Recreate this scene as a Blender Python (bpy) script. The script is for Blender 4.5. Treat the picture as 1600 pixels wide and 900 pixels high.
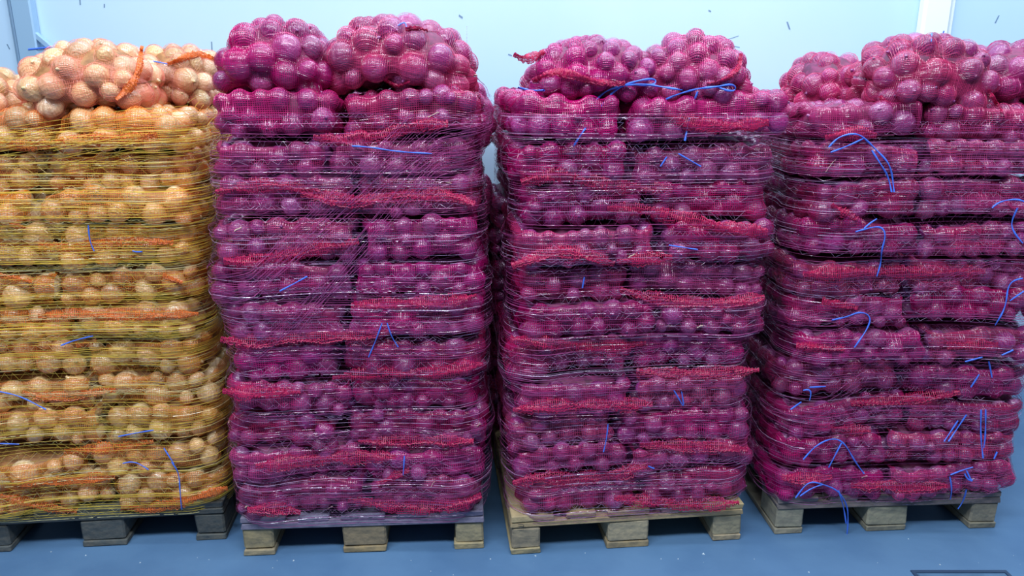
import bpy, math, random
import numpy as np
from mathutils import Vector, Matrix, Euler

# ------------------------------------------------------------------ clear
for o in list(bpy.data.objects):
    bpy.data.objects.remove(o, do_unlink=True)
SC = bpy.context.scene
COL = SC.collection

# ------------------------------------------------------------------ camera
F_PX, PITCH, CAM_H = 1150.0, math.radians(15.36), 1.514
cd = bpy.data.cameras.new('camera')
cam = bpy.data.objects.new('camera', cd); COL.objects.link(cam)
cd.sensor_fit = 'HORIZONTAL'; cd.sensor_width = 36.0; cd.lens = 36.0 * F_PX / 1600.0
cd.clip_start = 0.05; cd.clip_end = 60
cam.location = (0, 0, CAM_H); cam.rotation_euler = (math.pi / 2 - PITCH, 0, 0)
SC.camera = cam
CAMP = np.array([0, 0, CAM_H])

# ------------------------------------------------------------------ world, lamps, exposure
w = bpy.data.worlds.new('hall_light'); SC.world = w; w.use_nodes = True
bg = w.node_tree.nodes['Background']
bg.inputs[0].default_value = (0.60, 0.78, 1.0, 1); bg.inputs[1].default_value = 0.15

def area_lamp(name, loc, target, sx, sy, watts, col):
    l = bpy.data.lights.new(name, 'AREA'); l.shape = 'RECTANGLE'
    l.size = sx; l.size_y = sy; l.energy = watts; l.color = col
    o = bpy.data.objects.new(name, l); COL.objects.link(o); o.location = loc
    o.rotation_euler = (Vector(target) - Vector(loc)).to_track_quat('-Z', 'Y').to_euler()
    return o
LAMP = (0.76, 0.88, 1.0)
area_lamp('ceiling_lamp_near', (-0.5, 0.25, 3.9), (-0.4, 2.0, 0.9), 4.6, 0.28, 222, LAMP)
area_lamp('ceiling_lamp_mid', (0.4, 1.75, 4.3), (0.4, 2.3, 0.0), 6.0, 0.30, 75, LAMP)
area_lamp('ceiling_lamp_wall', (0.8, 3.0, 4.0), (0.9, 3.4, 1.2), 6.0, 0.25, 145, LAMP)

SC.view_settings.view_transform = 'Standard'; SC.view_settings.look = 'None'
SC.view_settings.gamma = 1.0; SC.view_settings.use_curve_mapping = False
SC.view_settings.exposure = 0.0

# ------------------------------------------------------------------ helpers
rng = np.random.default_rng(7)
random.seed(7)

def lin(r, g, b):
    f = lambda c: (c / 255 / 12.92) if c <= 10.3 else ((c / 255 + 0.055) / 1.055) ** 2.4
    return (f(r), f(g), f(b), 1)

def mat(name, base, rough=0.5, spec=0.5, var=None, noise=None, bump=None, coat=0.0, trans=0.0):
    """Principled material; VAR: (hue, sat, value) spread per object; NOISE: (colour, scale, low, high) mottling; BUMP: (scale, strength)."""
    m = bpy.data.materials.new(name); m.use_nodes = True
    nt = m.node_tree; N = nt.nodes; L = nt.links
    p = N['Principled BSDF']
    p.inputs['Roughness'].default_value = rough
    p.inputs['Specular IOR Level'].default_value = spec
    p.inputs['Coat Weight'].default_value = coat; p.inputs['Coat Roughness'].default_value = 0.13
    src = N.new('ShaderNodeRGB'); src.outputs[0].default_value = base; out = src.outputs[0]
    tc = N.new('ShaderNodeTexCoord')
    if noise:
        col, sc, lo, hi = noise
        n = N.new('ShaderNodeTexNoise'); n.inputs['Scale'].default_value = sc; n.inputs['Detail'].default_value = 5
        L.new(tc.outputs['Object'], n.inputs['Vector'])
        r = N.new('ShaderNodeMapRange'); r.inputs[1].default_value = lo; r.inputs[2].default_value = hi
        L.new(n.outputs['Fac'], r.inputs[0])
        mx = N.new('ShaderNodeMix'); mx.data_type = 'RGBA'; mx.inputs[7].default_value = col
        L.new(r.outputs[0], mx.inputs[0]); L.new(out, mx.inputs[6]); out = mx.outputs[2]
    if var:
        oi = N.new('ShaderNodeObjectInfo'); h = N.new('ShaderNodeHueSaturation')
        wn = N.new('ShaderNodeTexWhiteNoise'); wn.noise_dimensions = '1D'; L.new(oi.outputs['Random'], wn.inputs['W'])
        sep = N.new('ShaderNodeSeparateColor'); L.new(wn.outputs['Color'], sep.inputs[0])
        for k, (inp, mid, sp) in enumerate((('Hue', .5, var[0]), ('Saturation', 1, var[1]), ('Value', 1, var[2]))):
            r = N.new('ShaderNodeMapRange'); r.inputs[3].default_value = mid - sp; r.inputs[4].default_value = mid + sp
            L.new(sep.outputs[k], r.inputs[0]); L.new(r.outputs[0], h.inputs[inp])
        L.new(out, h.inputs['Color']); out = h.outputs[0]
    L.new(out, p.inputs['Base Color'])
    if bump:
        n = N.new('ShaderNodeTexNoise'); n.inputs['Scale'].default_value = bump[0]; n.inputs['Detail'].default_value = 4
        L.new(tc.outputs['Object'], n.inputs['Vector'])
        b = N.new('ShaderNodeBump'); b.inputs['Strength'].default_value = bump[1]; b.inputs['Distance'].default_value = 0.01
        L.new(n.outputs['Fac'], b.inputs['Height']); L.new(b.outputs[0], p.inputs['Normal'])
    if trans:
        d = N.new('ShaderNodeBsdfTranslucent'); L.new(out, d.inputs[0])
        s = N.new('ShaderNodeMixShader'); s.inputs[0].default_value = trans
        L.new(p.outputs[0], s.inputs[1]); L.new(d.outputs[0], s.inputs[2])
        L.new(s.outputs[0], N['Material Output'].inputs['Surface'])
    return m

def onion_mat(name, a, b, pale, rough):
    """Papery bulb: meridian streaks between colours A and B, pale patches, gloss."""
    m = mat(name, a, rough, 0.6, var=(0.012, 0.10, 0.28), noise=(pale, 1.6, 0.58, 0.85), bump=(3.5, 0.5), coat=0.5)
    nt = m.node_tree; N = nt.nodes; L = nt.links
    rgb = next(n for n in N if n.type == 'RGB'); to = rgb.outputs[0].links[0].to_socket
    tc = next(n for n in N if n.type == 'TEX_COORD')
    g = N.new('ShaderNodeTexGradient'); g.gradient_type = 'RADIAL'; L.new(tc.outputs['Object'], g.inputs[0])
    n = N.new('ShaderNodeTexNoise'); n.noise_dimensions = '1D'; n.inputs['Scale'].default_value = 26; n.inputs['Detail'].default_value = 3
    L.new(g.outputs['Fac'], n.inputs['W'])
    mx = N.new('ShaderNodeMix'); mx.data_type = 'RGBA'; mx.inputs[6].default_value = a; mx.inputs[7].default_value = b
    r = N.new('ShaderNodeMapRange'); r.inputs[1].default_value = .35; r.inputs[2].default_value = .65
    L.new(n.outputs['Fac'], r.inputs[0]); L.new(r.outputs[0], mx.inputs[0]); L.new(mx.outputs[2], to)
    return m

M = {
 'red_onion': onion_mat('red_onion_skin', (0.225, 0.028, 0.140, 1), (0.33, 0.068, 0.22, 1), (0.54, 0.27, 0.40, 1), 0.28),
 'yellow_onion': onion_mat('yellow_onion_skin', (0.64, 0.40, 0.185, 1), (0.84, 0.59, 0.32, 1), (0.90, 0.76, 0.54, 1), 0.33),
 'red_core': mat('shaded_inner_red_onions', (0.10, 0.008, 0.045, 1), 0.6, noise=((0.22, 0.02, 0.09, 1), 40, .4, .6)),  # darker than the skins: shade between the bulbs is in the colour
 'yellow_core': mat('shaded_inner_yellow_onions', (0.26, 0.105, 0.028, 1), 0.6, noise=((0.42, 0.18, 0.06, 1), 40, .4, .6)),  # brown shade of the gaps put into the fill colour
 'red_net': mat('magenta_netting', (0.55, 0.022, 0.155, 1), 0.28, 0.9, var=(0.010, 0.05, 0.22), trans=0.25),
 'yellow_net': mat('salmon_netting', (0.84, 0.33, 0.19, 1), 0.35, 0.7, var=(0.015, 0.05, 0.15), trans=0.3),
 'orange_net': mat('orange_netting', (0.88, 0.27, 0.05, 1), 0.35, 0.7, var=(0.01, 0.05, 0.15), trans=0.3),
 'red_seam': mat('crimson_seam', (0.62, 0.016, 0.100, 1), 0.42, 0.5, noise=((0.44, 0.010, 0.095, 1), 90, .4, .65), trans=0.25),
 'yellow_seam': mat('orange_seam', (0.88, 0.21, 0.035, 1), 0.42, 0.5, noise=((0.70, 0.15, 0.03, 1), 90, .4, .65), trans=0.25),
 'red_wrap': mat('violet_wrap_thread', (0.42, 0.07, 0.24, 1), 0.22, 1.0, trans=0.15),
 'red_glint': mat('lilac_glint_thread', (0.68, 0.42, 0.66, 1), 0.16, 1.0, trans=0.1),  # same wrap thread in a lighter colour, painting its glints
 'yellow_glint': mat('pale_yellow_glint_thread', (0.88, 0.74, 0.34, 1), 0.25, 0.9, trans=0.2),  # lighter copy of the yellow thread, glints put into the colour
 'yellow_wrap': mat('yellow_wrap_thread', (0.95, 0.68, 0.10, 1), 0.35, 0.7, trans=0.42),
 'twine': mat('blue_twine', (0.07, 0.19, 0.80, 1), 0.35, 0.5),
 'stem': mat('dry_stem', (0.62, 0.42, 0.34, 1), 0.7, 0.3),
}

def new_mesh(name, verts, quads=None, tris=None, smooth=True, mats=()):
    me = bpy.data.meshes.new(name)
    verts = np.ascontiguousarray(verts, dtype=np.float32).reshape(-1, 3)
    fl = []; 
    nq = 0 if quads is None else len(quads); nt_ = 0 if tris is None else len(tris)
    me.vertices.add(len(verts)); me.vertices.foreach_set('co', verts.ravel())
    idx = np.concatenate([np.asarray(quads, dtype=np.int32).ravel() if nq else np.zeros(0, np.int32),
                          np.asarray(tris, dtype=np.int32).ravel() if nt_ else np.zeros(0, np.int32)]).astype(np.int32)
    me.loops.add(len(idx)); me.loops.foreach_set('vertex_index', idx)
    tot = np.concatenate([np.full(nq, 4), np.full(nt_, 3)]).astype(np.int32)
    st = np.concatenate([[0], np.cumsum(tot)[:-1]]).astype(np.int32) if len(tot) else np.zeros(0, np.int32)
    me.polygons.add(len(tot)); me.polygons.foreach_set('loop_start', st)
    me.polygons.foreach_set('use_smooth', np.full(len(tot), smooth))
    for m in mats: me.materials.append(m)
    me.update(calc_edges=True); me.validate()
    return me

def link(name, data, parent=None, loc=(0, 0, 0), rot=(0, 0, 0), scale=(1, 1, 1)):
    o = bpy.data.objects.new(name, data); COL.objects.link(o)
    o.parent = parent; o.location = loc; o.rotation_euler = rot; o.scale = scale
    return o

def tag(o, label=None, cat=None, group=None, kind=None):
    if label: o['label'] = label
    if cat: o['category'] = cat
    if group: o['group'] = group
    if kind: o['kind'] = kind
    return o

def box_mesh(name, lo, hi, m, bev=0.003, jit=0.0):
    """Chamfered box (24 vertices) from LO to HI."""
    lo = np.array(lo, float); hi = np.array(hi, float)
    c = (lo + hi) / 2; h = (hi - lo) / 2; b = min(bev, h.min() * .45)
    vs = []; key = {}
    for sx in (-1, 1):
        for sy in (-1, 1):
            for sz in (-1, 1):
                s = np.array([sx, sy, sz])
                j = (rng.random(3) - .5) * 2 * jit
                for ax in range(3):
                    v = h - b; v[ax] = h[ax]
                    key[(sx, sy, sz, ax)] = len(vs); vs.append(c + s * v + j)
    q = []; t = []
    for ax in range(3):
        a1, a2 = [(1, 2), (2, 0), (0, 1)][ax]
        for s in (-1, 1):
            f = []
            for (p, r) in ((-1, -1), (1, -1), (1, 1), (-1, 1)):
                k = [0, 0, 0]; k[ax] = s; k[a1] = p; k[a2] = r; f.append(key[(*k, ax)])
            q.append(f if s > 0 else f[::-1])
        for p in (-1, 1):
            for r in (-1, 1):
                k0 = [0, 0, 0]; k1 = [0, 0, 0]; k0[ax] = -1; k1[ax] = 1
                k0[a1] = k1[a1] = p; k0[a2] = k1[a2] = r
                f = [key[(*k0, a1)], key[(*k1, a1)], key[(*k1, a2)], key[(*k0, a2)]]
                q.append(f if p * r > 0 else f[::-1])
    for sx in (-1, 1):
        for sy in (-1, 1):
            for sz in (-1, 1):
                f = [key[(sx, sy, sz, a)] for a in range(3)]
                t.append(f if sx * sy * sz > 0 else f[::-1])
    return new_mesh(name, vs, q, t, smooth=False, mats=(m,))

def ribbon(P, N, width, mask=None, tilt=None):
    """Flat strips along polylines P[k,n,3] with surface normals N; returns verts, quads."""
    K, n, _ = P.shape
    T = np.gradient(P, axis=1); S = np.cross(T, N); S /= np.linalg.norm(S, axis=2, keepdims=True) + 1e-9
    if tilt is not None:
        S = S + N * tilt[..., None]; S /= np.linalg.norm(S, axis=2, keepdims=True) + 1e-9
    wd = np.broadcast_to(np.asarray(width), (K, n))[..., None] / 2
    V = np.stack([P - S * wd, P + S * wd], axis=2).reshape(-1, 3)
    i = (np.arange(K)[:, None] * n + np.arange(n - 1)[None]); 
    ok = np.ones((K, n - 1), bool) if mask is None else (mask[:, :-1] & mask[:, 1:])
    i = i[ok] * 2
    Q = np.stack([i, i + 2, i + 3, i + 1], axis=1)
    used = np.unique(Q); re = np.full(len(V), -1); re[used] = np.arange(len(used))
    return V[used], re[Q]

def join(parts):
    V = []; Q = []; n = 0
    for v, q in parts:
        if len(q): V.append(v); Q.append(q + n); n += len(v)
    return (np.concatenate(V), np.concatenate(Q)) if V else (np.zeros((0, 3)), np.zeros((0, 4), int))

def tube(pts, r, sides=5):
    P = np.array(pts, float); n = len(P); T = np.gradient(P, axis=0); T /= np.linalg.norm(T, axis=1, keepdims=True) + 1e-9
    A = np.cross(T, [0.3, 0.9, 0.31]); A /= np.linalg.norm(A, axis=1, keepdims=True) + 1e-9; B = np.cross(T, A)
    a = np.arange(sides) * 2 * math.pi / sides
    rr = np.broadcast_to(r, (n,))[:, None, None]
    V = P[:, None] + rr * (np.cos(a)[None, :, None] * A[:, None] + np.sin(a)[None, :, None] * B[:, None])
    Q = [[i * sides + j, i * sides + (j + 1) % sides, (i + 1) * sides + (j + 1) % sides, (i + 1) * sides + j] for i in range(n - 1) for j in range(sides)]
    return V.reshape(-1, 3), np.array(Q)

def dense(pts, step=0.006, smooth=2):
    """Resample a polyline with rounded corners."""
    P = np.array(pts, float)
    for _ in range(smooth):
        q = [P[0]]
        for a, b in zip(P[:-1], P[1:]): q += [a * .75 + b * .25, a * .25 + b * .75]
        q.append(P[-1]); P = np.array(q)
    d = np.concatenate([[0], np.cumsum(np.linalg.norm(np.diff(P, axis=0), axis=1))])
    m = max(3, int(d[-1] / step)); s = np.linspace(0, d[-1], m)
    return np.stack([np.interp(s, d, P[:, k]) for k in range(P.shape[1])], axis=1)

CF = np.array([0, math.cos(PITCH), -math.sin(PITCH)]); CU = np.array([0, math.sin(PITCH), math.cos(PITCH)])
def ray(px, py):
    """Direction from the camera's place through a point measured on the photograph."""
    d = CF + np.array([1., 0, 0]) * (px - 800) / F_PX - CU * (py - 450) / F_PX
    return d / np.linalg.norm(d)
def at(px, py, Y):
    d = ray(px, py); return CAMP + d * (Y / d[1])

# ------------------------------------------------------------------ the hall
WALL_Y = 3.60
m_floor = mat('painted_floor', (0.105, 0.205, 0.35, 1), 0.55, 0.35, noise=((0.080, 0.165, 0.30, 1), 3.2, .40, .65), bump=(30, 0.12))
m_wall = mat('wall_panel', (0.55, 0.73, 0.90, 1), 0.45, 0.4, noise=((0.50, 0.69, 0.88, 1), 0.9, .4, .7))
m_trim = mat('steel_grey_blue', (0.30, 0.46, 0.62, 1), 0.45, 0.4)
m_white = mat('white_pillar_paint', (0.86, 0.92, 0.92, 1), 0.4, 0.4)
m_dark = mat('dark_joint', (0.16, 0.26, 0.38, 1), 0.6)

o = link('floor', box_mesh('floor', (-6, -4, -0.1), (6, WALL_Y + .15, 0), m_floor, 0.001)); tag(o, 'blue painted concrete floor under the pallets', kind='structure')
o = link('wall_back', box_mesh('wall_back', (-6, WALL_Y, 0), (6, WALL_Y + .15, 4.6), m_wall, 0.001)); tag(o, 'pale blue smooth wall behind the stacks', kind='structure')

# ---- pillar behind the far-end stack, with its cover strip
p0, p1 = at(1444, 20, WALL_Y - .06)[0], at(1488, 20, WALL_Y - .06)[0]
o = link('trim_1', box_mesh('pillar', (p0, WALL_Y - .06, 0), (p1, WALL_Y, 4.6), m_white, 0.012)); tag(o, 'white pillar on the back wall behind the fourth stack', kind='structure')
o = link('cover_strip', box_mesh('cover_strip', (p1 + .012, WALL_Y - .025, 0), (p1 + .030, WALL_Y, 4.6), m_white, 0.004)); tag(o, kind='structure', label='narrow white cable strip beside the pillar'); o.name = 'trim_2'
# ---- upright on the other side with a triangular bracket
q0, q1 = at(15, 5, WALL_Y - .05)[0], at(46, 5, WALL_Y - .05)[0]
o = link('trim_3', box_mesh('upright', (q0, WALL_Y - .05, 0), (q1, WALL_Y, 4.6), m_trim, 0.006)); tag(o, 'grey blue steel upright on the back wall', kind='structure')
o = link('trim_4', box_mesh('upright_edge', (q0 - .012, WALL_Y - .052, 0), (q0 + .002, WALL_Y, 4.6), m_dark, 0.003)); tag(o, 'dark edge of the steel upright', kind='structure')
br = tag(link('steel_bracket', None, None, tuple(at(47, 67, WALL_Y - .03))), 'small triangular steel bracket on the grey upright', 'bracket')
def bar(name, a, b, hw, m, parent):
    a = np.array(a, float); b = np.array(b, float); L_ = np.linalg.norm(b - a)
    o = link(name, box_mesh(name, (-hw, -hw, 0), (hw, hw, L_), m, hw * .3), parent, a)
    o.rotation_euler = Vector(b - a).to_track_quat('Z', 'Y').to_euler(); return o
bar('brace', (.006, 0, .06), (.100, 0, -.028), .013, m_trim, br)
bar('foot_bar', (-.018, 0, -.056), (.105, 0, -.030), .013, m_trim, br)
bar('back_bar', (-.006, 0, .06), (-.012, 0, -.056), .010, m_trim, br)
v, q = tube(dense([(.0, -.02, -.030), (.04, -.02, -.026), (.10, -.018, -.020)], .01), .004)
tag(link('wire', new_mesh('wire', v, q, mats=(M['twine'],)), br), 'blue wire')

# ---- flat hatch let into the floor
hx0, hx1 = at(1422, 891, 1)[0], at(1570, 891, 1)[0]
d = ray(1495, 892); hy = -CAM_H / d[2] * d[1]; sx = hy
h0, h1 = (1422 - 800) / F_PX * (-CAM_H / d[2]) * np.dot(d, CF), (1572 - 800) / F_PX * (-CAM_H / d[2]) * np.dot(d, CF)
hat = tag(link('floor_hatch', None, None, ((h0 + h1) / 2, hy - .2, 0)), 'flat dark framed hatch cover let into the floor', 'hatch')
hw = (h1 - h0) / 2
m_hatch = mat('hatch_plate', (0.075, 0.15, 0.25, 1), 0.45, noise=((0.10, 0.19, 0.31, 1), 14, .4, .6))
link('cover_plate', box_mesh('cover_plate', (-hw + .015, -.185, -.004), (hw - .015, .185, .003), m_hatch, .002), hat)
for nm, lo, hi in (('frame_side', (-hw, .188, -.004), (hw, .2, .004)), ('frame_side', (-hw, -.2, -.004), (hw, -.188, .004)),
                   ('frame_side', (-hw, -.188, -.004), (-hw + .012, .188, .004)), ('frame_side', (hw - .012, -.188, -.004), (hw, .188, .004))):
    link(nm, box_mesh(nm, lo, hi, mat('hatch_frame', (0.03, 0.06, 0.12, 1), 0.5) if 'hatch_frame' not in bpy.data.materials else bpy.data.materials['hatch_frame'], .001), hat)

# ---- crumbs of dry onion skin on the floor
vs = []; ts = []
for k in range(170):
    x = rng.uniform(-1.9, 2.3); y = rng.uniform(1.45, 2.15) if k < 140 else rng.uniform(2.0, 3.3)
    s = rng.uniform(.001, .0035) * (1.8 if rng.random() < .1 else 1); a = rng.uniform(0, 6.28); n = len(vs)
    for j in range(3): vs.append((x + s * math.cos(a + j * 2.1), y + s * math.sin(a + j * 2.1), .0005))
    vs.append((x, y, .0005 + s * .8)); ts += [(n, n + 1, n + 3), (n + 1, n + 2, n + 3), (n + 2, n, n + 3)]
o = link('floor_crumbs', new_mesh('floor_crumbs', vs, None, ts, False, (mat('skin_crumbs', (0.6, 0.68, 0.72, 1), 0.6),)))
tag(o, 'pale crumbs of onion skin scattered on the floor', kind='stuff')

vs = []; qs = []
for px, py, dx, dy, wd in ((125, 2, .5, 6, 2), (163, 9, 0, 3, 2), (331, 74, .5, 9, 2), (720, 26, 3, 2, 3), (797, 86, 3, 1, 2), (1232, 40, 2, 6, 2.5), (1109, 17, 2, 1, 2), (1558, 30, -3, 6, 2.2), (13, 73, 2, 4, 2), (1142, 60, 12, -4, 1), (1146, 72, 10, 2, 1)):
    c0 = at(px - dx, py - dy, WALL_Y - .001); c1 = at(px + dx, py + dy, WALL_Y - .001); hw_ = wd * .0014; n = len(vs)
    for c_, s_ in ((c0, -1), (c0, 1), (c1, 1), (c1, -1)): vs.append(c_ + np.array([hw_ * s_ * (1 if abs(dy) >= abs(dx) else .2), 0, hw_ * s_ * (0 if abs(dy) >= abs(dx) else 1)]))
    qs.append((n, n + 1, n + 2, n + 3))
tag(link('wall_scuffs', new_mesh('wall_scuffs', vs, qs, None, False, (m_dark,))), 'small dark scuffs and nicks on the pale back wall', kind='stuff')

# ------------------------------------------------------------------ pallets
PAL = {1: (-1.785, 2.146, .102), 2: (-.894, 2.132, .053), 3: (-.004, 2.136, .110), 4: (.918, 2.256, .048)}
DECK = .144
def wood(name, a, b):
    m = mat(name, a, 0.75, 0.25, var=(.01, .1, .18), noise=(b, 6, .35, .7), bump=(40, .5))
    n = next(x for x in m.node_tree.nodes if x.type == 'TEX_NOISE'); tc = next(x for x in m.node_tree.nodes if x.type == 'TEX_COORD')
    mp = m.node_tree.nodes.new('ShaderNodeMapping'); mp.inputs['Scale'].default_value = (4, 1, 9)
    m.node_tree.links.new(tc.outputs['Object'], mp.inputs[0]); m.node_tree.links.new(mp.outputs[0], n.inputs['Vector'])
    return m
WOODS = {1: (wood('dark_weathered_wood', (.085, .095, .095, 1), (.14, .13, .11, 1)),) * 2,
         2: (wood('grey_violet_wood', (.22, .19, .26, 1), (.13, .12, .18, 1)), wood('old_block_wood', (.42, .31, .17, 1), (.25, .20, .13, 1))),
         3: (wood('fresh_pine_wood', (.50, .36, .20, 1), (.36, .26, .15, 1)), wood('pine_block_wood', (.44, .34, .20, 1), (.24, .20, .14, 1))),
         4: (wood('grey_brown_wood', (.24, .19, .18, 1), (.15, .13, .13, 1)), wood('grey_block_wood', (.36, .31, .21, 1), (.24, .21, .16, 1)))}
PLAB = {1: 'dark weathered wooden pallet under the stack of yellow onions',
        2: 'grey violet wooden pallet under the red stack next to the yellow onions',
        3: 'fresh yellowish pine pallet under the middle red stack',
        4: 'grey brown pallet with trailing blue string under the stack by the pillar'}
def local(k):
    x, y, a = PAL[k]
    return np.array([[math.cos(a), -math.sin(a), 0], [math.sin(a), math.cos(a), 0], [0, 0, 1]]), np.array([x, y, 0])
for k in PAL:
    x, y, a = PAL[k]; m1, m2 = WOODS[k]
    P = tag(link('wooden_pallet', None, None, (x, y, 0), (0, 0, a)), PLAB[k], 'pallet', 'wooden pallets under the stacks')
    J = .0025
    for u0, wd in ((0, .145), (.1875, .1), (.3275, .145), (.5125, .1), (.655, .145)):
        link('deck_board', box_mesh('deck_board', (u0, 0, .122), (u0 + wd, 1.2, .144), m1, .003, J), P)
    for w0 in (0, .5275, 1.055):
        link('stringer_board', box_mesh('stringer_board', (0, w0, .100), (.8, w0 + .145, .122), m1, .003, J), P)
        for u0, wd in ((0, .1), (.3275, .145), (.7, .1)):
            link('block', box_mesh('block', (u0 + .002, w0 + .003, .022), (u0 + wd - .002, w0 + .142, .100), m2, .006, .003), P)
    for u0, wd in ((0, .1), (.3275, .145), (.7, .1)):
        link('bottom_board', box_mesh('bottom_board', (u0, 0, 0.0005), (u0 + wd, 1.2, .022), m2, .003, .002), P)
    if k == 3:   # the little square stamp on the end of the cross board
        mk = mat('stamp_ink', (.03, .03, .035, 1), .6)
        v, q = tube(dense([(.026, -.0045, .106), (.042, -.0045, .106), (.042, -.0045, .119), (.024, -.0045, .119)], .002, 1), .0011, 4)
        link('stamp_mark', new_mesh('stamp_mark', v, q, mats=(mk,)), P)

# ------------------------------------------------------------------ onions
def onion_mesh(name, m, tip, flat, seed):
    r = np.random.default_rng(seed); S = 16
    prof = [(.02, -.93), (.16, -.93), (.20, -.90), (.55, -.80), (.83, -.52), (.98, -.15), (.99, .15), (.88, .48), (.62, .76), (.32, .92), (.16, 1.0), (.09, 1.0 + tip), (.10, 1.02 + tip * 1.25)]
    V = []
    wob = 1 + .03 * np.sin(np.arange(S) * 2 * math.pi / S * 2 + r.uniform(0, 6)) + .02 * np.sin(np.arange(S) * 2 * math.pi / S * 3 + r.uniform(0, 6))
    for (rad, z) in prof:
        for j in range(S):
            a = j * 2 * math.pi / S; V.append((rad * wob[j] * math.cos(a), rad * wob[j] * math.sin(a), z * flat))
    Q = [[i * S + j, i * S + (j + 1) % S, (i + 1) * S + (j + 1) % S, (i + 1) * S + j] for i in range(len(prof) - 1) for j in range(S)]
    n = len(V); V += [(0, 0, -.93 * flat), (0, 0, (1.02 + tip * 1.2) * flat)]
    T = [[(j + 1) % S, j, n] for j in range(S)] + [[(len(prof) - 1) * S + j, (len(prof) - 1) * S + (j + 1) % S, n + 1] for j in range(S)]
    return new_mesh(name, V, Q, T, True, (m,))
ONION = {c: [onion_mesh(c + '_onion', M[c + '_onion'], t, f, s) for s, (t, f) in enumerate(((.10, .90), (.16, .95), (.06, .84), (.13, 1.0)))] for c in ('red', 'yellow')}

# ------------------------------------------------------------------ sacks
SACKS = []
def make_sack(colour, center, half, rot, label, group, keep, p=2.5, rr=(.024, .034), grid=.0065, net_w=.0015, deform=(0, 0, 0), seed=0, fine=True, cand=900, name=None, taper=0):
    """One sack tied shut: net, onions and inner fill. KEEP(world points, world normals) -> which of them can ever be seen."""
    r_ = np.random.default_rng(seed)
    a, b, c = half; Rm = np.array(Euler(rot).to_matrix()); C = np.array(center, float)
    def bend(P):
        Q = P.copy(); A, B, D = deform
        Q[..., 2] += A * np.sin(P[..., 0] / a * 2.2 + B * 6) * (a / .2) * .5 + D * (P[..., 0] / a) ** 2
        Q[..., 1] += A * .6 * np.sin(P[..., 0] / a * 3 + B * 9)
        if taper:
            u = np.clip(np.abs(P[..., 0]) / a, 0, 1.1); v = np.clip(np.abs(P[..., 1]) / b, 0, 1.1)
            Q[..., 1] *= 1 - taper * u ** 3
            Q[..., 2] = np.where(P[..., 2] > 0, Q[..., 2] * (1.10 - taper * u ** 2 - .8 * taper * v ** 2.5), Q[..., 2]) - taper * .10 * u ** 2 - taper * .07 * v ** 2
        return Q
    # base grid of a stuffed pillow: rings across the long axis, joined by lengthwise lines
    N = int((4 * (b - c) + 6.9 * c) / grid); Mr = int((2 * a + 1.4 * c) / grid)
    def track(flat, n, half_turn):
        """Evenly spaced points of a unit rounded curve, with a straight run of FLAT on each side: (core position, ex, ey)."""
        t = np.linspace(-math.pi / 2, math.pi / 2, 1601); cc, ss = np.cos(t), np.sin(t)
        r = (np.abs(cc) ** p + np.abs(ss) ** p) ** (-1 / p)
        A = np.stack([np.full(1601, flat), r * cc, r * ss], 1)
        B = np.stack([np.full(1601, -flat), -r * cc, -r * ss], 1)
        path = np.concatenate([A, B, A[:1]]) if not half_turn else None
        if half_turn:
            A = A[800:]; Bh = B[:801]; path = np.concatenate([A, Bh])
        xy = np.stack([path[:, 0] + c * path[:, 1], c * path[:, 2]], 1)
        d = np.concatenate([[0], np.cumsum(np.linalg.norm(np.diff(xy, axis=0), axis=1))])
        q = np.linspace(.006 * d[-1], .994 * d[-1], n) if half_turn else np.linspace(0, d[-1], n, endpoint=False)
        return [np.interp(q, d, path[:, k]) for k in range(3)]
    cy, ey, ez = track(b - c, N, False)
    cx, ex, es = track(a - c, Mr, True)
    G = np.stack([np.repeat((cx + c * ex)[:, None], N, 1), cy[None] * np.maximum(es, .25)[:, None] ** .35 + c * es[:, None] * ey[None], c * es[:, None] * ez[None]], axis=2)
    E3 = np.stack([np.repeat(ex[:, None], N, 1), es[:, None] * ey[None], es[:, None] * ez[None]], 2)
    GN = np.sign(E3) * np.abs(E3) ** (p - 1); GN /= np.linalg.norm(GN, axis=2, keepdims=True) + 1e-9
    S = np.maximum(es, .1)
    GP = bend(G)
    vis = keep(GP @ Rm.T + C, GN @ Rm.T)
    # onions
    w_ = (vis * S[:, None]).ravel().astype(float)
    on = []; orr = []
    if w_.sum() > 0:
        idx = r_.choice(len(w_), cand, p=w_ / w_.sum())
        gp = GP.reshape(-1, 3); gn = GN.reshape(-1, 3)
        rad = np.sort(r_.uniform(rr[0], rr[1], cand) * np.where(r_.random(cand) < .12, 1.16, 1))[::-1]
        # larger bulbs are placed first in thirds, so that small ones fill the gaps
        for i, r0 in zip(idx, rad[np.argsort(np.arange(cand) + r_.uniform(0, cand * .8, cand))]):
            q = gp[i] - gn[i] * (r0 * r_.uniform(.9, 1.3 if not taper else 1.12))
            if on:
                A = np.array(on); dd = np.linalg.norm(A - q, axis=1)
                if (dd < (.90 if not taper else .82) * (np.array(orr) + r0)).any(): continue
            on.append(q); orr.append(r0)
    on = np.array(on).reshape(-1, 3); orr = np.array(orr)
    # net laid over the bulbs and pulled tight between them
    h = np.full(GP.shape[:2], -.020 if not taper else -.034)
    for q, r0 in zip(on, orr):
        D = q - GP; dn = (D * GN).sum(2); pp = (D * D).sum(2) - dn ** 2
        ok = pp < r0 * r0
        e = np.where(ok, dn + np.sqrt(np.maximum(r0 * r0 - pp, 0)), -1)
        h = np.maximum(h, np.where(ok & (e > -.03), e, -1))
    for _ in range(4 if not taper else 3):
        bl = (h + np.roll(h, 1, 1) + np.roll(h, -1, 1)) / 3
        bl[1:-1] = (bl[1:-1] * 2 + bl[:-2] + bl[2:]) / 4
        h = np.maximum(h, bl)
    h += .0015
    SK = GP + GN * h[..., None]
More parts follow.
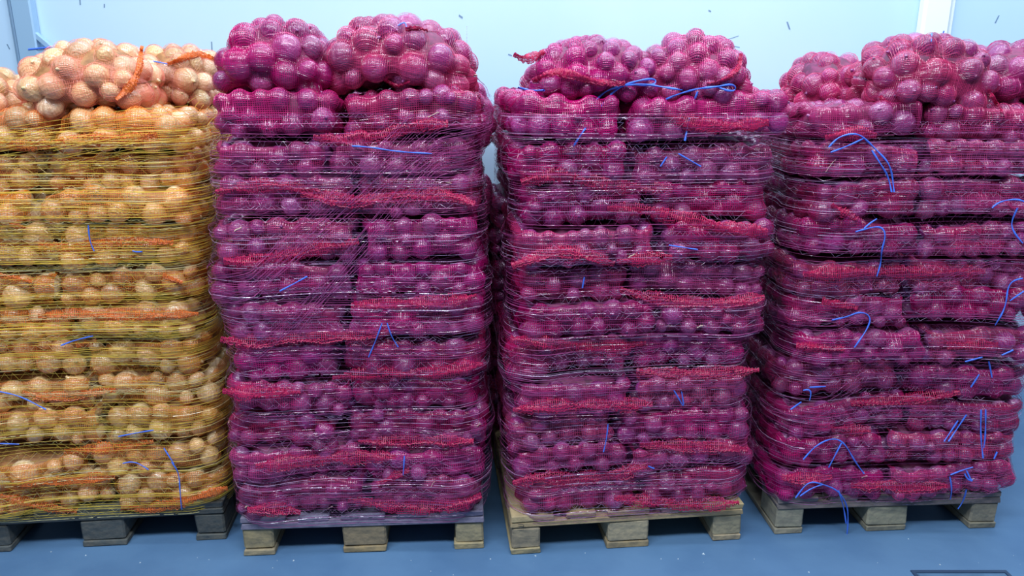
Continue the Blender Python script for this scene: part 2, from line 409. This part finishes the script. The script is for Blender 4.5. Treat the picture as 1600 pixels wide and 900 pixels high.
    e = tag(link(name or colour + '_onion_sack', None, None, tuple(C), rot), label, 'sack', group)
    parts = []
    tl = lambda K, n: r_.normal(0, .35, (K, 1)) + r_.normal(0, .25, (K, n))
    wj = r_.uniform(.75, 1.25, (1, N))
    # the net is bunched in places and stretched open in others
    f1, f2, f3 = r_.uniform(0, 6, 3); gx, gy, gz = GP[..., 0] * 17, GP[..., 1] * 13, GP[..., 2] * 22
    NW = net_w * np.clip(1.05 + .38 * np.sin(gx + 1.7 * np.sin(gy + f1) + f2) + .34 * np.sin(gz * 1.3 + .9 * gx + f3) + .2 * np.sin(gx * 2.7 - gy + f1), .5, 2.0)
    NWc = np.concatenate([NW, NW[:, :1]], 1)
    V1 = ribbon(np.swapaxes(SK, 0, 1), np.swapaxes(GN, 0, 1), NW.T, np.swapaxes(vis, 0, 1), tl(N, Mr))
    st = 1 if fine else 2
    SKc = np.concatenate([SK, SK[:, :1]], 1)[::st]; GNc = np.concatenate([GN, GN[:, :1]], 1)[::st]; vc = np.concatenate([vis, vis[:, :1]], 1)[::st]
    sh = SKc + GNc * .0006
    V2 = ribbon(sh, GNc, NWc[::st] * .8, vc, tl(*sh.shape[:2]))
    V, Q = join([V1, V2])
    if len(Q):
        link('net', new_mesh('net', V, Q, mats=(M['orange_net' if colour == 'yellow' and not taper else colour + '_net'],)), e)
    # one lump for the packed onions, gap shade put into its colour
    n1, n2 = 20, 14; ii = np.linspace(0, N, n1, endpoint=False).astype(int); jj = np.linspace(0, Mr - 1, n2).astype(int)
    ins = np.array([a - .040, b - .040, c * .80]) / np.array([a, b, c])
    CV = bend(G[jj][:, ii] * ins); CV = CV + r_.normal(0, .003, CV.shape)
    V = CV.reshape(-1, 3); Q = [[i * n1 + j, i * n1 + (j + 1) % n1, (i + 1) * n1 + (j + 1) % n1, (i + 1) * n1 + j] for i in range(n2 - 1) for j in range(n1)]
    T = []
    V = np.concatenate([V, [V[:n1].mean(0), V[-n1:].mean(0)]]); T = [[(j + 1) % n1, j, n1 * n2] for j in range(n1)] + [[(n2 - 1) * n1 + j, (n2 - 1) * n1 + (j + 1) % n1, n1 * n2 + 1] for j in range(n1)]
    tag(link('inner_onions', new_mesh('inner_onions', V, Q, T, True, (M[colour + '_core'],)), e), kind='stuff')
    for q, r0 in zip(on, orr):
        link('onion', ONION[colour][r_.integers(4)], e, tuple(q), tuple(r_.uniform(-3.1, 3.1, 3)), (r0, r0, r0))
    # a few dry stems caught under the net
    if len(on) and colour == 'red':
        for _ in range(int(r_.integers(1, 4)) if fine else 0):
            i, j = r_.integers(2, Mr - 2), r_.integers(0, N)
            if not vis[i, j]: continue
            L_ = r_.integers(3, 7); di, dj = r_.choice([-1, 1]), r_.choice([-1, 0, 1])
            pts = [SK[np.clip(i + di * k, 0, Mr - 1), (j + dj * k + (k // 2)) % N] + GN[i, j] * .002 for k in range(L_)]
            v, q = tube(dense(pts, .005), r_.uniform(.0012, .0026), 4)
            link('dry_stem', new_mesh('dry_stem', v, q, mats=(M['stem'],)), e)
    rec = dict(obj=e, C=C, R=Rm, on=on @ Rm.T + C if len(on) else on, r=orr, half=half, colour=colour)
    SACKS.append(rec)
    return rec

ORD = ['bottom', 'second', 'third', 'fourth', 'fifth', 'sixth', 'seventh', 'eighth', 'ninth', 'tenth', 'eleventh', 'twelfth']
WHERE = {1: 'yellow stack', 2: 'red stack beside the yellow stack', 3: 'middle red stack', 4: 'red stack by the pillar'}
HALF = {1: ('half away from the red stacks', 'half next to the red stacks'), 2: ('half next to yellow stack', 'half away from yellow stack'),
        3: ('half nearer the yellow stack', 'half farther from yellow stack'), 4: ('half nearer the other stacks', 'half away from other stacks')}
NL = 11; TOP = {1: 1.455, 2: 1.50, 3: 1.49, 4: 1.465}
ST = {}
for k in PAL:
    R, O = local(k); colour = 'yellow' if k == 1 else 'red'
    edges = np.linspace(DECK, TOP[k], NL + 1); edges[1:-1] += rng.uniform(-.012, .012, NL - 1)
    yaw = PAL[k][2]; recs = []
    for l in range(NL):
        z0, z1 = edges[l], edges[l + 1]; zc = (z0 + z1) / 2; hc = (z1 - z0) / 2 + .008
        top = l == NL - 1
        if k == 2 and l >= 7: sh0, sh1 = (.008, 0) if l == 7 else (.035, -.012)
        elif k == 3: sh0, sh1 = (.018, .012 if l > 4 else 0)
        elif k == 4: sh0, sh1 = 0, .035
        else: sh0 = sh1 = 0
        split = .4 + rng.uniform(-.06, .06); fr = rng.uniform(-.022, .014)
        inset = .012 * max(0, 1 - l) 
        cells = [('front', 0, -.008 + sh0 + rng.uniform(-.020, .022), split, -.008 + fr), ('front', 1, split, .808 + sh1 + rng.uniform(-.022, .020), -.008 + fr + rng.uniform(-.012, .012))]
        cells += [('rear', s, (.0, .8)[s] - (.01 if s == 0 else -.01), None, 0) for s in ((0, 1) if l >= 7 else {1: (1,), 2: (1,), 3: (0,), 4: (0, 1)}[k])]
        for kind, s, u0, u1, f0 in cells:
            if kind == 'front':
                uc, hu = (u0 + u1) / 2, (u1 - u0) / 2 + .002; wc, hw_ = f0 + .30, .30
            else:
                jit = rng.uniform(-.010, .010) + (.02 if s == 0 else -.02)
                if k == 2 and s == 1: jit += .075 if l < 8 else .03
                if k == 3 and s == 0: jit += .03 if l > 7 else -.025
                uc, hu = (.2 - .005 + jit, .2) if s == 0 else (.6 + .005 + jit, .2); wc, hw_ = .90, .292
            cen = R @ np.array([uc, wc, zc]) + O
            def keep(P, Nn, s=s, R=R, O=O, top=top, kind=kind, k=k):
                Ln = Nn @ R; to = CAMP - P; to = to / np.linalg.norm(to, axis=-1, keepdims=True)
                ok = (Nn * to).sum(-1) > -.22
                if k == 4 and s == 1: ok |= Ln[..., 0] > .4
                if not top: ok &= np.abs(Ln[..., 2]) < .90
                else: ok &= Ln[..., 2] > -.90
                inner = Ln[..., 0] * (1 if s == 0 else -1)
                ok &= inner < (.80 if not top else 2)
                if kind == 'rear': ok &= (inner < -.25) | (top & (Ln[..., 2] > .2))
                return ok
            side = HALF[k][s]
            lab = f"{colour} onion sack, {ORD[l]} layer up, {'front' if kind == 'front' else 'wall end'}, {WHERE[k]}, {side}"
            if len(lab.replace(',', '').split()) > 16: lab = f"{ORD[l]} layer {'front' if kind == 'front' else 'wall end'} sack, {WHERE[k]}, {side}"
            rec = make_sack(colour, cen, (hu, hw_, hc), (rng.normal(0, .03), rng.normal(0, .028), yaw + rng.normal(0, .016)), lab,
                            f"sacks in the {WHERE[k]}", keep, p=3.2, rr=tuple(np.array((.0185, .033) if k != 1 else (.021, .036)) * rng.uniform(.92, 1.14)),
                            grid=.0065 if kind == 'front' else .010, net_w=(.0019 if kind == 'front' else .003) * (1 if k != 1 else .68),
                            deform=(rng.normal(0, .013), rng.random(), -.014 * rng.random()), seed=1000 * k + l * 10 + s + (5 if kind == 'rear' else 0), fine=kind == 'front', cand=900 if kind == 'front' else 500)
            rec['stack'] = k; rec['kind'] = kind; recs.append(rec)
    ST[k] = recs

# ---- loose sacks lying on top
TOPS = {}
def top_sack(key, k, px, py, Y, half, rot, label, p=2.2, rr=(.026, .036), seed=0, deform=(.008, .2, -.01)):
    colour = 'yellow' if k == 1 else 'red'
    def keep(P, Nn):
        to = CAMP - P; to = to / np.linalg.norm(to, axis=-1, keepdims=True)
        return (Nn * to).sum(-1) > -.35
    rec = make_sack(colour, at(px, py, Y), half, rot, label, 'loose sacks lying on top of the stacks', keep, p=p, rr=rr,
                    grid=.0055, net_w=.0014 if k != 1 else .0010, deform=deform, seed=seed, cand=1800, taper=.34)
    rec['stack'] = k; rec['kind'] = 'top'; TOPS[key] = rec; ST[k].append(rec)
D = math.radians
top_sack('1a', 1, 142, 120, 2.36, (.205, .20, .098), (0, D(-10), D(8)), 'plump yellow onion sack with orange seam on top of the yellow stack', seed=11)
top_sack('1b', 1, 285, 113, 2.66, (.155, .20, .085), (0, D(6), D(-5)), 'smaller yellow onion sack against the wall side, next to the red top sacks', seed=12)
top_sack('1c', 1, -35, 145, 2.42, (.15, .2, .085), (0, D(10), D(4)), 'partly visible yellow onion sack cut by the edge of the photo', seed=13)
top_sack('2a', 2, 441, 92, 2.34, (.190, .20, .110), (0, D(8), D(10)), 'dark red onion sack with hanging lip, on the stack beside yellow onions', seed=21, rr=(.028, .039))
top_sack('2b', 2, 628, 86, 2.38, (.243, .21, .104), (0, D(4), D(-4)), 'long red onion sack with blue knot behind, on the tallest stack', seed=22, rr=(.028, .039))
top_sack('2c', 2, 716, 172, 2.72, (.135, .22, .135), (0, D(0), D(3)), 'upright bulging red sack held by slanting threads at the tallest stack edge', seed=23)
top_sack('3a', 3, 926, 107, 2.36, (.208, .19, .085), (0, D(3), D(6)), 'flatter red sack tied with blue bow and red flap, middle red stack top', seed=31, rr=(.022, .030))
top_sack('3b', 3, 1082, 108, 2.38, (.180, .19, .102), (0, D(6), D(-8)), 'round red sack tied with looped blue string, middle red stack top', seed=32, rr=(.022, .031))
top_sack('3c', 3, 852, 128, 2.52, (.10, .15, .050), (0, D(-10), D(5)), 'slim red sack end peeking out under the flapped sack', seed=33, rr=(.022, .030))
top_sack('4a', 4, 1440, 117, 2.46, (.225, .20, .112), (0, D(10), D(4)), 'big red sack drooping over the front, on the stack by the pillar', seed=41, rr=(.027, .037))
top_sack('4b', 4, 1285, 128, 2.86, (.150, .20, .098), (0, D(-14), D(4)), 'red sack in shade at the wall side, nearest the middle stack', seed=42, rr=(.027, .037))
top_sack('4c', 4, 1572, 118, 2.58, (.20, .20, .100), (0, D(2), D(4)), 'red sack half out of the photo, on the stack by the pillar', seed=43, rr=(.027, .037))

# ------------------------------------------------------------------ the stretched wrap nets round each stack
WRAP = {}
def wrap_field(k):
    R, O = local(k); ins = .07
    left = [(ins, w_) for w_ in np.arange(1.0, ins + .06, -.008)]
    arc = lambda cx, cy, a0, a1: [(cx + .05 * math.cos(t), cy + .05 * math.sin(t)) for t in np.linspace(a0, a1, 9)]
    path = left + arc(ins + .05, ins + .05, math.pi, 1.5 * math.pi) + [(u, ins) for u in np.arange(ins + .057, .8 - ins - .05, .0065)] + arc(.8 - ins - .05, ins + .05, 1.5 * math.pi, 2 * math.pi) + [(.8 - ins, w_) for w_ in np.arange(ins + .058, 1.0, .008)]
    B = np.array(path); T = np.gradient(B, axis=0); Nn = np.stack([T[:, 1], -T[:, 0]], 1); Nn /= np.linalg.norm(Nn, axis=1, keepdims=True)
    Z = np.arange(.09, 1.60, .008); h = np.full((len(Z), len(B)), .03)
    for rec in ST[k]:
        if not len(rec['on']) : continue
        if rec['kind'] == 'top' and not (k == 2 and rec is TOPS['2c']): continue
        for q, r0 in zip((rec['on'] - O) @ R, rec['r'] + .004):
            zi = np.nonzero(np.abs(Z - q[2]) < r0)[0]
            if not len(zi): continue
            Dv = q[:2] - B; dn = (Dv * Nn).sum(1); lat = (Dv ** 2).sum(1) - dn ** 2
            pp = lat[None] + (Z[zi, None] - q[2]) ** 2
            e = np.where(pp < r0 * r0, dn[None] + np.sqrt(np.maximum(r0 * r0 - pp, 0)), -1)
            h[zi] = np.maximum(h[zi], np.where(e < .2, e, -1))
    low = Z < DECK + .004; h[low] = np.maximum(h[low], ins + .004)
    for _ in range(60):
        b = h.copy(); b[:, 3:-3] = (h[:, :-6] + h[:, 1:-5] + h[:, 2:-4] + h[:, 4:-2] + h[:, 5:-1] + h[:, 6:]) / 6; h = np.maximum(h, b)
    for _ in range(9):
        b = h.copy(); b[1:-1] = (h[:-2] + h[1:-1] + h[2:]) / 3; h = np.maximum(h, b)
    return dict(B=B, N=Nn, Z=Z, h=h, R=R, O=O, ins=ins)
def wrap_at(W, si, z):
    """World point and normal on the wrap at path position SI (float index) and height Z."""
    n = len(W['B']); si = np.clip(si, 0, n - 1.001); i = si.astype(int); f = si - i
    zi = np.clip((z - W['Z'][0]) / .008, 0, len(W['Z']) - 1.001); j = zi.astype(int); g = zi - j
    H = W['h']; hh = (H[j, i] * (1 - f) + H[j, i + 1] * f) * (1 - g) + (H[j + 1, i] * (1 - f) + H[j + 1, i + 1] * f) * g
    b = W['B'][i] * (1 - f)[..., None] + W['B'][i + 1] * f[..., None]; nn = W['N'][i] * (1 - f)[..., None] + W['N'][i + 1] * f[..., None]
    p = b + nn * hh[..., None]
    P = np.concatenate([p, np.asarray(z)[..., None]], -1) @ W['R'].T + W['O']
    Nw = np.concatenate([nn, np.zeros(nn.shape[:-1] + (1,))], -1) @ W['R'].T
    return P, Nw

WLAB = {1: 'yellow stretched wrap net wound round the yellow onion stack', 2: 'violet wrap net with slanting threads round the tallest red stack',
        3: 'violet wrap net wound round the middle red stack', 4: 'dark violet wrap net round the red stack by the pillar'}
for k in PAL:
    W = WRAP[k] = wrap_field(k); n = len(W['B']); S_ = np.arange(n, dtype=float); L_ = S_ / n
    zt = TOP[k] - .05; parts = []; glint = []
    # wound courses: bands of closely spaced threads with looser ones between
    zs = []; z = .115
    while z < zt:
        if rng.random() < (.22 if k != 1 else .35):
            for _ in range(rng.integers(3, 7)): zs.append(z); z += rng.uniform(.0025, .006)
        else: zs.append(z); z += rng.uniform(.006, .017) if k != 1 else rng.uniform(.006, .019)
    zs = np.array(zs); K = len(zs)
    slope = np.repeat(rng.normal(0, .012, (K // 6 + 1, 1)), 6, 0)[:K]
    ZZ = zs[:, None] + slope * (L_[None] - .5) + .002 * np.sin(L_[None] * rng.uniform(8, 30, (K, 1)) + rng.uniform(0, 6, (K, 1)))
    P, Nn = wrap_at(W, np.broadcast_to(S_, ZZ.shape), ZZ)
    P = P + Nn * rng.uniform(.0008, .004, (K, 1, 1))
    wd = rng.uniform(.0007, .0016, (K, 1)) * (1.75 if k == 1 else 1)
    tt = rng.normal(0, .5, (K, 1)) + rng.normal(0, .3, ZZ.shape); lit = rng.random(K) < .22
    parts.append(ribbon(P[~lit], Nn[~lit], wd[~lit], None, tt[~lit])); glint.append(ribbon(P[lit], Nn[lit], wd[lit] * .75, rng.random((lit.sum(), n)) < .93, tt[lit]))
    # zigzag threads knitted between neighbouring courses
    for c in range(K - 1):
        if ZZ[c + 1].mean() - ZZ[c].mean() < .0045 or (k != 1 and rng.random() < .25): continue
        m = int(rng.uniform(150, 290) if k != 1 else rng.uniform(95, 160)); si = np.linspace(0, n - 1, m) + rng.uniform(-1, 1, m)
        a_ = np.interp(si, S_, ZZ[c]); b_ = np.interp(si, S_, ZZ[c + 1]); up = (np.arange(m) % 2 == 0)
        zz = np.where(up, a_, b_ + (.008 if rng.random() < .3 else 0))
        p_, nn = wrap_at(W, si, zz); keep_ = np.repeat(rng.random((1, m)) < .90, 1, 0)
        (glint if rng.random() < .55 else parts).append(ribbon((p_ + nn * .002)[None], nn[None], rng.uniform(.0005, .0008) * (1.3 if k == 1 else 1), keep_, rng.normal(0, .5, (1, m))))
    # slanting turns
    def slant(z0, z1, s0, s1, count, gap):
        for c in range(count):
            si = np.linspace(s0, s1, 140) * n; zz = np.linspace(z0, z1, 140) + c * gap + rng.normal(0, .003)
            p_, nn = wrap_at(W, si, zz)
            parts.append(ribbon((p_ + nn * rng.uniform(.003, .006))[None], nn[None], rng.uniform(.0009, .0017), None, rng.normal(0, .5, (1, 140))))
    if k == 2:
        slant(.86, 1.36, .34, .60, 9, .011); slant(.78, 1.36, .42, .66, 7, .013); slant(.90, 1.50, .36, .72, 6, .014); slant(1.18, 1.56, .60, .86, 14, .012); slant(.70, 1.05, .36, .55, 6, .012)
    if k == 1:
        slant(1.30, 1.42, .40, .80, 12, .007); slant(1.26, 1.44, .52, .95, 10, .008)
    if k == 4:
        slant(.11, .55, .10, .42, 4, .02); slant(.7, .95, .30, .6, 4, .012)
    V1, Q1 = join(parts); V2, Q2 = join(glint); cname = 'yellow' if k == 1 else 'red'
    me = new_mesh('wrap_net', np.concatenate([V1, V2]), np.concatenate([Q1, Q2 + len(V1)]), mats=(M[cname + '_wrap'], M[cname + '_glint']))
    me.polygons.foreach_set('material_index', np.concatenate([np.zeros(len(Q1), np.int32), np.ones(len(Q2), np.int32)]))  # second slot: threads with painted glints
    tag(link('wrap_net', me), WLAB[k], 'net', 'wrap nets round the stacks')

# ------------------------------------------------------------------ seams and strings traced along the stacks' own surfaces
def on_stack(k, pts, off=.004):
    """Points on the wrapped front of stack K along the lines of sight PTS."""
    W = WRAP[k]; R, O = W['R'], W['O']; n = len(W['B'])
    us = W['B'][:, 0]; fr = np.nonzero(W['B'][:, 1] < W['ins'] + .03)[0]
    out = []
    for (px, py) in pts:
        d = R.T @ ray(px, py); c = R.T @ (CAMP - O); wv = -.03
        for _ in range(5):
            t = (wv - c[1]) / d[1]; u, z = c[0] + d[0] * t, c[2] + d[2] * t
            si = np.interp(u, us[fr], fr.astype(float)); zi = np.clip((z - W['Z'][0]) / .008, 0, len(W['Z']) - 1.01)
            j = int(zi); i = int(min(si, n - 2)); g, f = zi - j, si - i
            H = W['h']; hh = (H[j, i] * (1 - f) + H[j, i + 1] * f) * (1 - g) + (H[j + 1, i] * (1 - f) + H[j + 1, i + 1] * f) * g
            wv = wv * .3 + .7 * (W['ins'] - hh - off)
        out.append(R @ np.array([u, wv, z]) + O)
    return np.array(out)
def on_sack(key, pts, off=.004):
    rec = TOPS[key]; out = []
    for (px, py) in pts:
        d = ray(px, py); oc = CAMP - rec['on']; b = oc @ d; best = None
        for r_e in (1.15, 1.5, 2.2, 3.5, 6):
            disc = b * b - ((oc ** 2).sum(1) - (rec['r'] * r_e) ** 2)
            ok = disc > 0
            if ok.any(): best = (-b - np.sqrt(np.maximum(disc, 0)))[ok].min() if r_e < 2 else (-b)[ok].min() - .03; break
        out.append(best if best else np.linalg.norm(rec['C'] - CAMP) - .1)
    t = np.array(out)
    for _ in range(3):
        s = t.copy(); s[1:-1] = (t[:-2] + t[1:-1] + t[2:]) / 3; t = np.minimum(t, s)
    return np.array([CAMP + ray(*p) * (tt - off) for p, tt in zip(pts, t)])
def owner(k, P):
    c = P.mean(0); best, bd = None, 9
    for rec in ST[k]:
        if rec['kind'] != 'front': continue
        d = np.abs((c - rec['C']) @ rec['R']) / np.array(rec['half']); d[1] = 0
        if d.max() < bd: best, bd = rec, d.max()
    return best
def add_part(name, rec, V, Q, m, label=None):
    L = (V - rec['C']) @ rec['R']
    o = link(name, new_mesh(name, L, Q, mats=(m,)), rec['obj'])
    if label: o['label'] = label
def px_dense(pts, step=5, smooth=2): return dense([(float(x), float(y)) for x, y in pts], step, smooth)

def seam(k, pts, width=.032, key=None):
    """A gathered, frilled edge of net standing a little proud of its sack."""
    pd = px_dense(pts, 1.6); P = on_stack(k, pd, -.005) if key is None else on_sack(key, pd, .002)
    for _ in range(6): P[1:-1] = (P[:-2] + 2 * P[1:-1] + P[2:]) / 4
    rec = owner(k, P) if key is None else TOPS[key]; n = len(P)
    T = np.gradient(P, axis=0); T /= np.linalg.norm(T, axis=1, keepdims=True)
    out = CAMP - P; out /= np.linalg.norm(out, axis=1, keepdims=True); up = np.cross(out, T); up /= np.linalg.norm(up, axis=1, keepdims=True)
    ar = np.arange(n, dtype=float); env = np.clip(np.minimum(ar, ar[::-1]) / 16, .30, 1) ** .7 * (1 + .20 * np.sin(ar * .085 + rng.uniform(0, 6)) + .14 * np.sin(ar * .19 + rng.uniform(0, 6)) + .10 * rng.normal(size=n))
    rib = .0022 * np.sin(ar * 1.75) * rng.uniform(.6, 1.2, n)
    rows = []; A = np.linspace(-1, 1, 7)
    for a in A:
        fr = rng.normal(0, .0010, n) + rib * .5 + .0022 * np.sin(ar * .13 + a * 3 + rng.uniform(0, 1))
        rows.append(P + up * (a * width / 2 * env + fr)[:, None] + out * ((1 - a * a) * .006 * env - .005 * (abs(a) == 1) + fr)[:, None])
    G = np.stack(rows, 0); ON = np.broadcast_to(out, G.shape)          # lengthwise cords and close cross ribs, open between
    st_ = 2 if key is None else 1
    X = np.swapaxes(G, 0, 1)[::st_]; XN = np.swapaxes(ON, 0, 1)[::st_]; jit = up[::st_] * 0
    V, Q = join([ribbon(G, ON, rng.uniform(.0018, .0040, (7, 1)), rng.random((7, n)) < .96, rng.normal(0, .4, (7, 1)) + np.zeros((7, n))),
                 ribbon(X, XN, rng.uniform(.0016, .0042, (len(X), 1)), None, rng.normal(0, .5, X.shape[:2]))])
    add_part('seam', rec, V, Q, M['yellow_seam' if k == 1 else 'red_seam'], 'bright orange gathered seam' if k == 1 else 'bright crimson gathered seam')
def string(k, pts, key=None, r=.0019, off=.006):
    pd = px_dense(pts, 4); P = on_stack(k, pd, off) if key is None else on_sack(key, pd, off)
    for _ in range(2): P[1:-1] = (P[:-2] + P[1:-1] + P[2:]) / 3
    rec = owner(k, P) if key is None else TOPS[key]
    V, Q = tube(P, r * (1 + .25 * np.sin(np.arange(len(P)) * .8)), 5)
    add_part('tie_string', rec, V, Q, M['twine'], 'blue plastic tie string')

SEAMS = {
 1: [[(0,225),(60,228),(120,218),(200,218),(245,210)], [(60,385),(120,388),(190,375),(270,380)], [(60,495),(120,490),(200,495),(310,490)], [(35,612),(70,622),(120,618),(180,610)],
     [(100,705),(180,700),(240,690)], [(0,775),(60,790),(120,800)], [(20,755),(100,752),(180,745)], [(190,793),(240,795),(300,780),(355,762)], [(15,350),(40,356)], [(0,430),(50,440)], [(120,540),(150,532)], [(255,430),(285,442)]],
 2: [[(490,215),(560,220),(600,212),(660,195),(700,195)], [(337,300),(380,292),(440,288),(500,300)], [(470,303),(550,318),(600,310),(700,303),(742,320)], [(350,408),(380,410),(440,402),(500,388),(560,378)],
     [(550,478),(620,475),(700,472),(745,462)], [(345,530),(400,537),(460,528),(560,525),(610,518)], [(520,590),(600,582),(680,585),(755,568)], [(348,610),(400,615),(470,612)], [(560,690),(640,690),(740,690)],
     [(400,728),(480,720),(560,712),(620,715)], [(590,757),(610,747),(640,735)], [(387,796),(420,795),(470,800)], [(545,780),(620,792),(690,795),(730,785),(752,775)]],
 3: [[(1040,180),(1090,195),(1150,198),(1200,190)], [(815,285),(850,275),(890,275),(950,292),(1050,296)], [(950,325),(1010,328),(1070,343),(1140,358),(1200,362)], [(800,415),(830,405),(880,390),(920,400),(960,412)], [(965,408),(1050,402)],
     [(970,452),(1010,465),(1060,472),(1130,475),(1195,465)], [(798,530),(840,535),(920,542),(1010,538)], [(995,580),(1060,585),(1130,582),(1186,578)], [(802,640),(840,635),(900,632),(1020,632)], [(1000,695),(1070,698),(1130,700),(1168,702)],
     [(802,755),(840,745),(900,748),(960,742),(1010,728)], [(960,778),(1030,785),(1100,788),(1155,785)]],
 4: [[(1290,215),(1330,208),(1370,212)], [(1255,428),(1350,425),(1450,425),(1540,425)], [(1285,470),(1340,482)], [(1245,540),(1320,545)], [(1330,630),(1420,625),(1500,612)], [(1300,670),(1360,672)], [(1222,745),(1260,750),(1300,745)], [(1330,758),(1420,760),(1480,760)], [(1480,540),(1560,538)], [(1300,320),(1340,345)]]}
for k in SEAMS:
    for s in SEAMS[k]: seam(k, s, .036 if k != 1 else .028)
for key, s, wd in (('1a', [(222,72),(220,100),(212,120),(198,142),(182,155)], .018), ('1b', [(262,100),(285,90),(310,84),(345,97)], .018), ('2a', [(530,116),(529,132),(518,146),(500,152)], .016), ('2a', [(478,160),(492,155),(503,150)], .012),
                   ('2b', [(602,125),(622,136),(640,128)], .012), ('2c', [(700,128),(720,119),(737,122)], .014), ('2b', [(634,46),(650,42),(668,48)], .014), ('3a', [(832,126),(862,112),(900,118),(945,132),(976,130)], .020),
                   ('3a', [(803,85),(818,92),(832,90),(850,82)], .030), ('3b', [(1105,132),(1135,124),(1155,108),(1158,84)], .012), ('4a', [(1375,150),(1390,166),(1408,172)], .012), ('4a', [(1545,140),(1560,165),(1566,175)], .010)):
    seam(int(key[0]), s, wd, key)

STRINGS = {
 1: [[(138,352),(140,378),(147,392)], [(207,392),(216,396),(222,393)], [(95,540),(115,532),(145,525)], [(185,682),(215,676),(240,672)], [(192,724),(208,720),(222,727),(232,734)], [(256,700),(266,716),(272,725)], [(268,722),(280,738),(281,765),(284,796)], [(0,612),(30,618),(72,640)], [(0,693),(30,694)]],
 2: [[(550,228),(580,230),(620,237),(675,240)], [(437,455),(460,443),(480,432)], [(576,558),(588,530),(597,505)], [(605,505),(611,525),(622,542)], [(632,712),(630,742)]],
 3: [[(1032,260),(1042,245)], [(1060,240),(1095,260)], [(1045,383),(1090,390)], [(913,433),(910,450)], [(1053,610),(1065,630),(1070,642),(1065,612)], [(950,663),(948,685),(943,706)], [(1013,728),(1018,737),(1022,732)]],
 4: [[(1295,230),(1310,213),(1340,207),(1355,220),(1375,240),(1392,258),(1397,300)], [(1298,238),(1325,228),(1350,216)], [(1362,235),(1375,255),(1388,275),(1393,300)], [(1337,362),(1355,357),(1378,352),(1385,368),(1377,390),(1377,410),(1370,432)], [(1350,357),(1362,346),(1370,342)],
     [(1300,500),(1325,495),(1343,486),(1363,493),(1355,515),(1335,543)], [(1550,325),(1560,315),(1590,310),(1600,315)], [(1590,325),(1578,350),(1585,365),(1598,380)], [(1598,435),(1575,440),(1572,480),(1555,508)], [(1600,455),(1578,470)],
     [(1508,565),(1535,558)], [(1565,555),(1583,547)], [(1545,565),(1550,590)], [(1530,585),(1517,605)], [(1235,640),(1252,628)], [(1255,610),(1270,605),(1265,625)], [(1265,605),(1290,604)], [(1255,718),(1275,695),(1303,683),(1320,692),(1335,720),(1350,740)], [(1315,692),(1295,730)],
     [(1243,778),(1260,755),(1270,752),(1290,758),(1310,766),(1325,790),(1325,820),(1323,838)], [(1250,775),(1268,762),(1285,757)], [(1310,766),(1318,790),(1322,818)], [(1497,657),(1475,690)], [(1510,648),(1482,690)], [(1533,640),(1532,680),(1536,716)], [(1540,640),(1540,680),(1537,700)], [(1484,745),(1488,765),(1485,780)],
     [(1485,742),(1505,734),(1520,730)], [(1507,740),(1515,757),(1520,750)], [(1510,735),(1518,752)], [(1510,765),(1505,785),(1497,795)], [(1553,717),(1558,706)]]}
for k in STRINGS:
    for s in STRINGS[k]: string(k, s, r=.0020 if k != 4 else .0024)
for key, s in (('2b', [(622,40),(628,35),(634,32),(638,37),(630,40),(636,44)]), ('3a', [(810,137),(830,142),(850,141)]),
               ('3a', [(895,230),(925,185),(955,145),(975,133),(1000,125),(1025,122),(1028,130),(1015,134),(985,132),(975,133)]), ('3a', [(975,133),(1005,131),(1030,135),(1067,141)]), ('3a', [(972,134),(945,142),(930,158),(915,178),(890,197)]),
               ('3b', [(1010,172),(1050,150),(1090,138),(1120,136),(1145,130),(1153,138),(1145,145),(1122,136)]), ('3b', [(1090,143),(1080,170),(1070,220)]), ('1b', [(236,95),(248,97),(262,100)]), ('4a', [(1455,65),(1456,52)]), ('4c', [(1470,63),(1475,48)])):
    string(int(key[0]), s, key, .0029 if key[0] == '3' else .0018, .012 if key[0] == '3' else .004)
